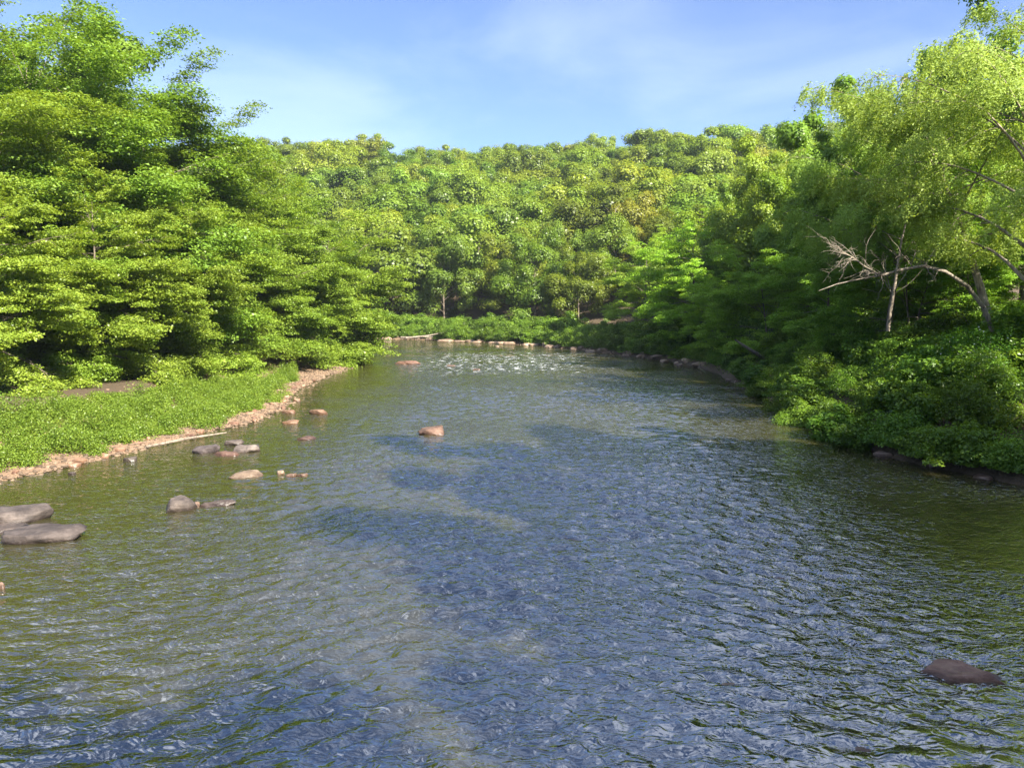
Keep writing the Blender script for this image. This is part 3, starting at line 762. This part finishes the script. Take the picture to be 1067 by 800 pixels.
rock(316, 496, 13, .2, ROCKR, 'small flat brown stone, last of three in a short line', group='three stones in a line', top=.1, seed=38)
GR = 'dark rock cluster beside the gravel bar'
rock(216, 471, 26, .4, ROCKG, 'dark lumpy rock, nearest the bank in dark rock cluster', group=GR, top=.28, tint=(.6, .55, .6), seed=41)
rock(236, 474, 24, .3, ROCKR, 'low brown rock in the middle of dark rock cluster', group=GR, top=.16, tint=(.7, .6, .6), seed=42)
rock(255, 470, 24, .4, ROCKG, 'flat topped grey rock, largest in dark rock cluster', group=GR, top=.28, tint=(.9, .85, .85), seed=43)
rock(266, 468, 12, .3, ROCKG, 'small dark rock on outer end of dark rock cluster', group=GR, top=.2, tint=(.6, .6, .65), seed=44)
rock(243, 463, 18, .3, ROCKG, 'small dark rock set behind the dark rock cluster', group=GR, top=.22, tint=(.7, .65, .65), seed=45)
rock(136, 480, 12, .3, ROCKG, 'small dark rock in shallows near the stony bank edge', top=.16, tint=(.6, .55, .5), seed=46)
rock(76, 494, 8, .2, ROCKG, 'dark little stone in shallows, nearest to the bridge', top=.1, tint=(.55, .5, .5), seed=47)
rock(-2, 612, 12, .3, ROCKR, 'brown stone breaking the surface at photo edge', top=.12, seed=48)
rock(320, 457, 22, .3, ROCKR, 'dark wet rock below the orange stones in shadow', top=.10, tint=(.6, .55, .6), seed=49)
rock(332, 431, 18, .35, ROCKT, 'orange tan pointed stone farthest out from the gravel bar tip', top=.26, tint=(.6, .48, .42), seed=50)
rock(301, 430, 14, .25, ROCKT, 'orange tan stone next to the gravel bar tip', top=.18, tint=(.6, .48, .42), seed=51)
rock(309, 418, 10, .25, ROCKT, 'pale rounded stone beyond the gravel bar tip', top=.2, tint=(.7, .6, .52), seed=52)
rock(303, 441, 18, .25, ROCKT, 'flat tan slab at the outer edge of the gravel bar', top=.18, tint=(.7, .56, .48), seed=53)
rock(452, 452, 30, .48, ROCKR, 'reddish brown rock breaking the surface in mid river', top=.36, dpr=.8, rz=.1, tint=(.65, .58, .56), seed=54)
rock(427, 379, 27, .5, ROCKR, 'long red brown rock at the head of the white riffle', top=.34, dpr=.7, tint=(.8, .65, .6), seed=55)
rock(470, 381, 12, .3, ROCKR, 'small dark red rock in the riffle', top=.08, seed=56)
rock(497, 385, 10, .3, ROCKR, 'little brown rock farther across the riffle', top=.08, seed=57)
rock(518, 361, 6, .3, ROCKT, 'tiny pale stone standing off the far shore', top=.15, seed=58)
rock(1002, 704, 78, .55, ROCKR, 'broad red brown rock just awash near the photo corner', top=.09, dpr=.6, rz=-.25, tint=(1.5, 1.25, 1.1), seed=61)
rock(968, 703, 50, .45, ROCKG, 'dark submerged rock beside the broad red brown rock', top=-.02, dpr=.7, tint=(.5, .4, .4), seed=62)
sub = [(815, 603, 50, ROCKR), (775, 607, 40, ROCKR), (665, 656, 44, ROCKT), (770, 716, 56, ROCKT), (805, 708, 40, ROCKT), (715, 752, 44, ROCKR), (852, 705, 30, ROCKT), (900, 786, 70, ROCKR), (860, 770, 50, ROCKR), (560, 620, 44, ROCKR), (300, 510, 40, ROCKT), (250, 560, 40, ROCKR), (600, 560, 34, ROCKR), (700, 560, 40, ROCKT), (120, 630, 40, ROCKR), (420, 560, 40, ROCKR)]
for k, (px, py, w, m_) in enumerate(sub):
    rock(px, py, w, .4, m_, f'brown stone lying under the rippled surface, {ordinal(k)} of the sunken ones', name='sunken_rock', group='stones under the water', top=-.03 - .03 * (k % 3), tint=(1.1, 1.0, .9), dpr=.8, rz=k * 1.1, seed=100 + k)

# rocks along the far shore and the cut bank
rk = np.random.default_rng(9); n_ = 0
for px in np.arange(405, 742, 8.5):
    p = px + rk.normal() * 2.5; ys = np.linspace(72, 165, 600); xx = (p - 533.5) / F * ys; ds = sdf(xx, ys); ok = (ds > rk.uniform(-1.3, 1.0)) & np.maximum.accumulate(ds < -1) & (ys > 78)
    k_ = np.argmax(ok)
    if not ok[k_]: continue
    x, y = xx[k_], ys[k_]; w = rk.uniform(.45, 1.0) ** 1.6 * 3.2 * (1 if px < 640 else .6); h = rk.uniform(.35, .8) * (1 if px < 640 else .7); me = rock_mesh(300 + n_, w, w * .7, h, 3); me.materials.append(ROCKT)
    o = link('shore_rock', me, None, (x, y, max(0, gz(x, y)) - h * .05), rk.uniform(-.4, .4)); v = rk.uniform(.7, 1.15); o.color = (v, v * .95, v * .9, 1)
    tag(o, f'{"long flat" if w > 1.8 else "squat" if w > 1.2 else "small"} pale tan rock on the far shore, {ordinal(n_)} from the west', 'rock', 'pale rocks along the far shore'); n_ += 1
# stones on the bar
n_ = 0
for k in range(34):
    yy = 27 + k * 1.25 + rk.normal() * .3; xs = np.linspace(-12, -27, 400); ds = sdf(xs, np.full(400, yy)); k_ = np.argmax(ds > rk.uniform(-.15, 1.1)); x = xs[k_]
    w = rk.uniform(.3, .75); h = rk.uniform(.14, .3); me = rock_mesh(400 + k, w, w * .75, h, 3); me.materials.append(ROCKT if rk.random() < .6 else ROCKR)
    o = link('bar_stone', me, None, (x, yy, max(0, gz(x, yy)) + .02), rk.uniform(0, 6)); v = rk.uniform(.7, 1.1); o.color = (v, v * .8, v * .7, 1)
    tag(o, f'{"large" if w > .6 else "medium" if w > .45 else "small"} rusty tan stone along the gravel bar edge, {ordinal(k)} counted from the bridge', 'stone', 'stones along the gravel bar edge')
for k in range(16):
    yy = 29.5 + k * 2.6 + rk.normal() * .4; xs = np.linspace(14, 26, 400); ds = sdf(xs, np.full(400, yy)); k_ = np.argmax(ds > rk.uniform(-.3, .3)); x = xs[k_]
    w = rk.uniform(.35, 1.0); h = rk.uniform(.15, .4); me = rock_mesh(500 + k, w, w * .7, h, 3); me.materials.append(ROCKR)
    o = link('waterline_stone', me, None, (x, yy, .0), rk.uniform(0, 6)); v = rk.uniform(.7, 1.2); o.color = (v, v, v, 1)
    tag(o, f'wet brown stone under the east bank shrubs, {ordinal(k)} counted from the bridge', 'stone', 'stones at the foot of the east bank')
# gravel and pebbles: small stones merged as stuff
bm = bmesh.new(); bmesh.ops.create_icosphere(bm, subdivisions=1, radius=1.0); bv = np.array([p.co[:] for p in bm.verts]); bf = np.array([[v.index for v in f.verts] for f in bm.faces]); bm.free()
def pebbles(name, label, X, Y, smin, smax, seed, mat):
    rr_ = np.random.default_rng(seed); n = len(X); s = smin + (smax - smin) * rr_.random(n) ** 3; Z = np.maximum(height(X, Y), -.05)
    S = np.stack([s * rr_.uniform(.8, 1.5, n), s * rr_.uniform(.7, 1.1, n), s * rr_.uniform(.3, .6, n)], 1)
    a = rr_.uniform(0, 6.28, n); j = bv[None] * (1 + rr_.normal(size=(n, len(bv), 1)) * .14) * S[:, None]
    x = j[..., 0] * np.cos(a)[:, None] - j[..., 1] * np.sin(a)[:, None]; y = j[..., 0] * np.sin(a)[:, None] + j[..., 1] * np.cos(a)[:, None]
    V = np.stack([x + X[:, None], y + Y[:, None], j[..., 2] + Z[:, None] + S[:, 2:3] * .3], -1).reshape(-1, 3)
    Fq = (bf[None] + (np.arange(n) * len(bv))[:, None, None]).reshape(-1, 3)
    return tag(link(name, mesh(name, V, Fq, mat, smooth=False, tone=np.repeat(rr_.random(n), len(bv)))), label, 'gravel', None, 'stuff')
PEB = flat_mat('pebble_stone', (.18, .122, .078), .85)
X = rng.uniform(-32, -12, 60000); Y = rng.uniform(24, 96, 60000); D = sdf(X, Y); ok = (D > -.5) & (D < 9.5 * rng.random(len(X)) ** 1.4 + .5); X, Y = X[ok], Y[ok]
pebbles('gravel', 'rusty tan gravel and small stones of the west bar', X, Y, .03, .16, 1, PEB)
X = rng.uniform(-60, 20, 40000); Y = rng.uniform(92, 156, 40000); D = sdf(X, Y); ok = (D > -.4) & (D < 2.2) & ~((X < -6) & (Y < 127)); X, Y = X[ok], Y[ok]
pebbles('shore_gravel', 'pale gravel strip of the far shore', X, Y, .06, .32, 2, PEB)

# ------------------------------------------------------------------ dead wood
DEAD = bark_mat('dead_wood', (.10, .08, .06), (.30, .25, .19), 7)
def wood_thing(name, parts_main, twigs, label, cat, group=None, mat=DEAD):
    base = np.array(parts_main[0][0][0]); r = link(name, None, None, tuple(base))
    v, f = merge([tube(np.array(p) - base, rd, 8) for p, rd in parts_main]); link('trunk' if twigs else 'log', mesh('wood', v, f, mat), r)
    if twigs: v, f = merge([tube(np.array(p) - base, rd, 5) for p, rd in twigs]); link('branches', mesh('branches', v, f, mat), r)
    tag(r, label, cat, group); return r
d0 = 43.0
pts = [W(1034, 345, d0), W(1026, 322, d0), W(1008, 298, d0 - .3), W(985, 283, d0 - .7), W(962, 277, d0 - 1), W(940, 281, d0 - 1.3), W(918, 287, d0 - 1.5), W(903, 279, d0 - 1.8), W(888, 268, d0 - 2), W(878, 262, d0 - 2.2)]
tw = []; rt = np.random.default_rng(14)
P0 = np.array(pts)
sec = [W(918, 287, d0 - 1.5), W(895, 291, d0 - 1.4), W(872, 296, d0 - 1.5), W(853, 303, d0 - 1.8)]
tw.append((sec, [.045, .04, .03, .012]))
for k in range(34):
    f = rt.uniform(.35, 1) * 9; i0 = min(8, int(f)); q = P0[i0] + (P0[i0 + 1] - P0[i0]) * (f - i0)
    d = np.array([-rt.uniform(.3, 1), rt.normal() * .5, rt.uniform(-.1, .9) if rt.random() < .8 else -.6])
    c_ = curve(q, d, rt.uniform(.8, 2.6), 6, rt.uniform(-.8, .3), 1.8, rt); tw.append((c_, .022 * np.linspace(1, .2, 7)))
    for _ in range(4):
        j = rt.integers(1, 5); c2 = curve(c_[j], d + rt.normal(size=3) * .6, rt.uniform(.3, 1.0), 3, -.2, 1.8, rt); tw.append((c2, .010 * np.linspace(1, .4, 4)))
wood_thing('dead_tree', [(pts, [.13, .12, .105, .095, .085, .075, .06, .045, .03, .015])], tw, 'bare bleached dead tree arching out over the east bank shrubs', 'dead tree')
d0 = 71; wood_thing('fallen_log', [([W(800, 374, d0 - .5), W(786, 367, d0 - .8), W(775, 360, d0 - 1), W(766, 354, d0 - 1.2)], [.16, .15, .13, .07])], None, 'pale bare log slanting out of the shrubs on the east bank', 'log')
a, b = at(152, 466, .1), at(236, 451, .1); 
wood_thing('driftwood_pole', [([(a[0], a[1], .12), ((a[0] + b[0]) / 2, (a[1] + b[1]) / 2 + .1, .16), (b[0], b[1], .12)], [.06, .07, .03])], None, 'long straight driftwood pole lying on the gravel bar edge', 'driftwood', mat=PALE)
a = at(428, 353.5, .3); wood_thing('driftwood_tangle', [([(a[0] - 1, a[1] + 1, .5), (a[0] + 3, a[1] + .8, .9), (a[0] + 6.5, a[1] + 1.6, 1.6)], [.16, .14, .06]), ([(a[0] - 2, a[1] + 1.4, .6), (a[0] + 4, a[1] + .6, .7)], [.12, .08])], None, 'weathered driftwood pile on the far shore where the river bends', 'driftwood', mat=PALE)
# bleached bare saplings seen against the foliage
def snag(px, py, d, hgt, lean, seed, label, mat=PALE, nm='bare_sapling'):
    rr_ = np.random.default_rng(seed); b_ = W(px, py, d); p = curve(b_, (lean, 0, 1), hgt, 8, .1, .25, rr_); tws = []
    for k in range(9):
        j = rr_.integers(2, 8); az = rr_.uniform(0, 6.28); c_ = curve(p[j], (math.cos(az), math.sin(az) * .5, .9), hgt * rr_.uniform(.15, .35), 5, .2, .6, rr_); tws.append((c_, .03 * np.linspace(1, .3, 6)))
    wood_thing(nm, [(p, np.linspace(.12, .03, 9))], tws, label, 'tree', mat=mat)
snag(249, 330, 71.5, 7.5, .28, 3, 'pale leafless sapling leaning out of the west bank maples')
snag(925, 345, 48, 9, .1, 4, 'slim bare trunk lit by sun behind the arched dead tree')
snag(635, 262, 158, 9, .1, 6, 'tall bare grey snag part way up the far slope', nm='bare_snag')

# ------------------------------------------------------------------ world, sun, camera
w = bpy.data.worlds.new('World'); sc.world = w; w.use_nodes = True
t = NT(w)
sky = t.n('ShaderNodeTexSky', sky_type='NISHITA', sun_disc=False, sun_elevation=SUN_EL, sun_rotation=math.pi - SUN_AZ, altitude=200.0, air_density=1.0, dust_density=.1, ozone_density=4.5)
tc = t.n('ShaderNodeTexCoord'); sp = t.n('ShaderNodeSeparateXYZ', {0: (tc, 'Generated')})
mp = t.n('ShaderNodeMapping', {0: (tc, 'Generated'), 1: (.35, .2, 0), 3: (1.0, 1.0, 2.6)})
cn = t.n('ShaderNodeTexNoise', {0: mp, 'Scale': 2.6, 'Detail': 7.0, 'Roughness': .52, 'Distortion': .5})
cf = t.math('MULTIPLY', t.sm(.42, .75, (cn, 0)), t.math('ADD', .20, t.math('MULTIPLY', t.sm(.33, .62, (sp, 2)), .85)))  # thin cloud; the unseen overhead part is added to brighten water and fill
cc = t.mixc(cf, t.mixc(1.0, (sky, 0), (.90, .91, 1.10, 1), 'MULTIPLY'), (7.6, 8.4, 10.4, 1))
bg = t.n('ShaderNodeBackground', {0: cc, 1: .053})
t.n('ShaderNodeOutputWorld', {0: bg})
sl = bpy.data.lights.new('sun', 'SUN'); sl.energy = 4.6; sl.angle = math.radians(.5); sl.color = (1, .94, .82)
so = bpy.data.objects.new('sun', sl); col.objects.link(so); so.rotation_euler = Vector(TOSUN).to_track_quat('Z', 'Y').to_euler()
cam = bpy.data.cameras.new('camera'); co = bpy.data.objects.new('camera', cam); col.objects.link(co)
cam.sensor_width = 36; cam.lens = 36 * F / 1067; cam.clip_end = 3000; cam.clip_start = .1
co.location = (0, 0, CAMH); co.rotation_euler = (math.radians(90) - PITCH, 0, 0)
sc.camera = co
sc.view_settings.view_transform = 'Standard'; sc.view_settings.look = 'None'; sc.view_settings.gamma = 1; sc.view_settings.exposure = 1.97
sc.render.engine = 'CYCLES'; cy = sc.cycles
cy.use_denoising = True; cy.denoising_prefilter = 'NONE'; cy.denoising_input_passes = 'RGB_ALBEDO_NORMAL'; cy.max_bounces = 6; cy.diffuse_bounces = 3; cy.glossy_bounces = 3; cy.transmission_bounces = 4; cy.transparent_max_bounces = 8
cy.sample_clamp_indirect = 4.0; cy.caustics_reflective = False; cy.caustics_refractive = False
cy.use_adaptive_sampling = True; cy.adaptive_threshold = 0.008

# ------------------------------------------------------------------ air
hv = [(-460, -240, -4), (460, -240, -4), (460, 800, -4), (-460, 800, -4), (-460, -240, 190), (460, -240, 190), (460, 800, 190), (-460, 800, 190)]
m, t = newmat('haze_air')
v = t.n('ShaderNodeVolumePrincipled', {'Color': (.80, .90, 1, 1), 'Density': .00017, 'Anisotropy': .2})
ou = t.n('ShaderNodeOutputMaterial'); t.t.links.new(v.outputs[0], ou.inputs['Volume'])
hz_ = link('haze', mesh('haze', hv, np.array([[0, 3, 2, 1], [4, 5, 6, 7], [0, 1, 5, 4], [1, 2, 6, 5], [2, 3, 7, 6], [3, 0, 4, 7]]), m, smooth=False))
tag(hz_, 'thin morning haze in the valley air', 'haze', None, 'stuff')
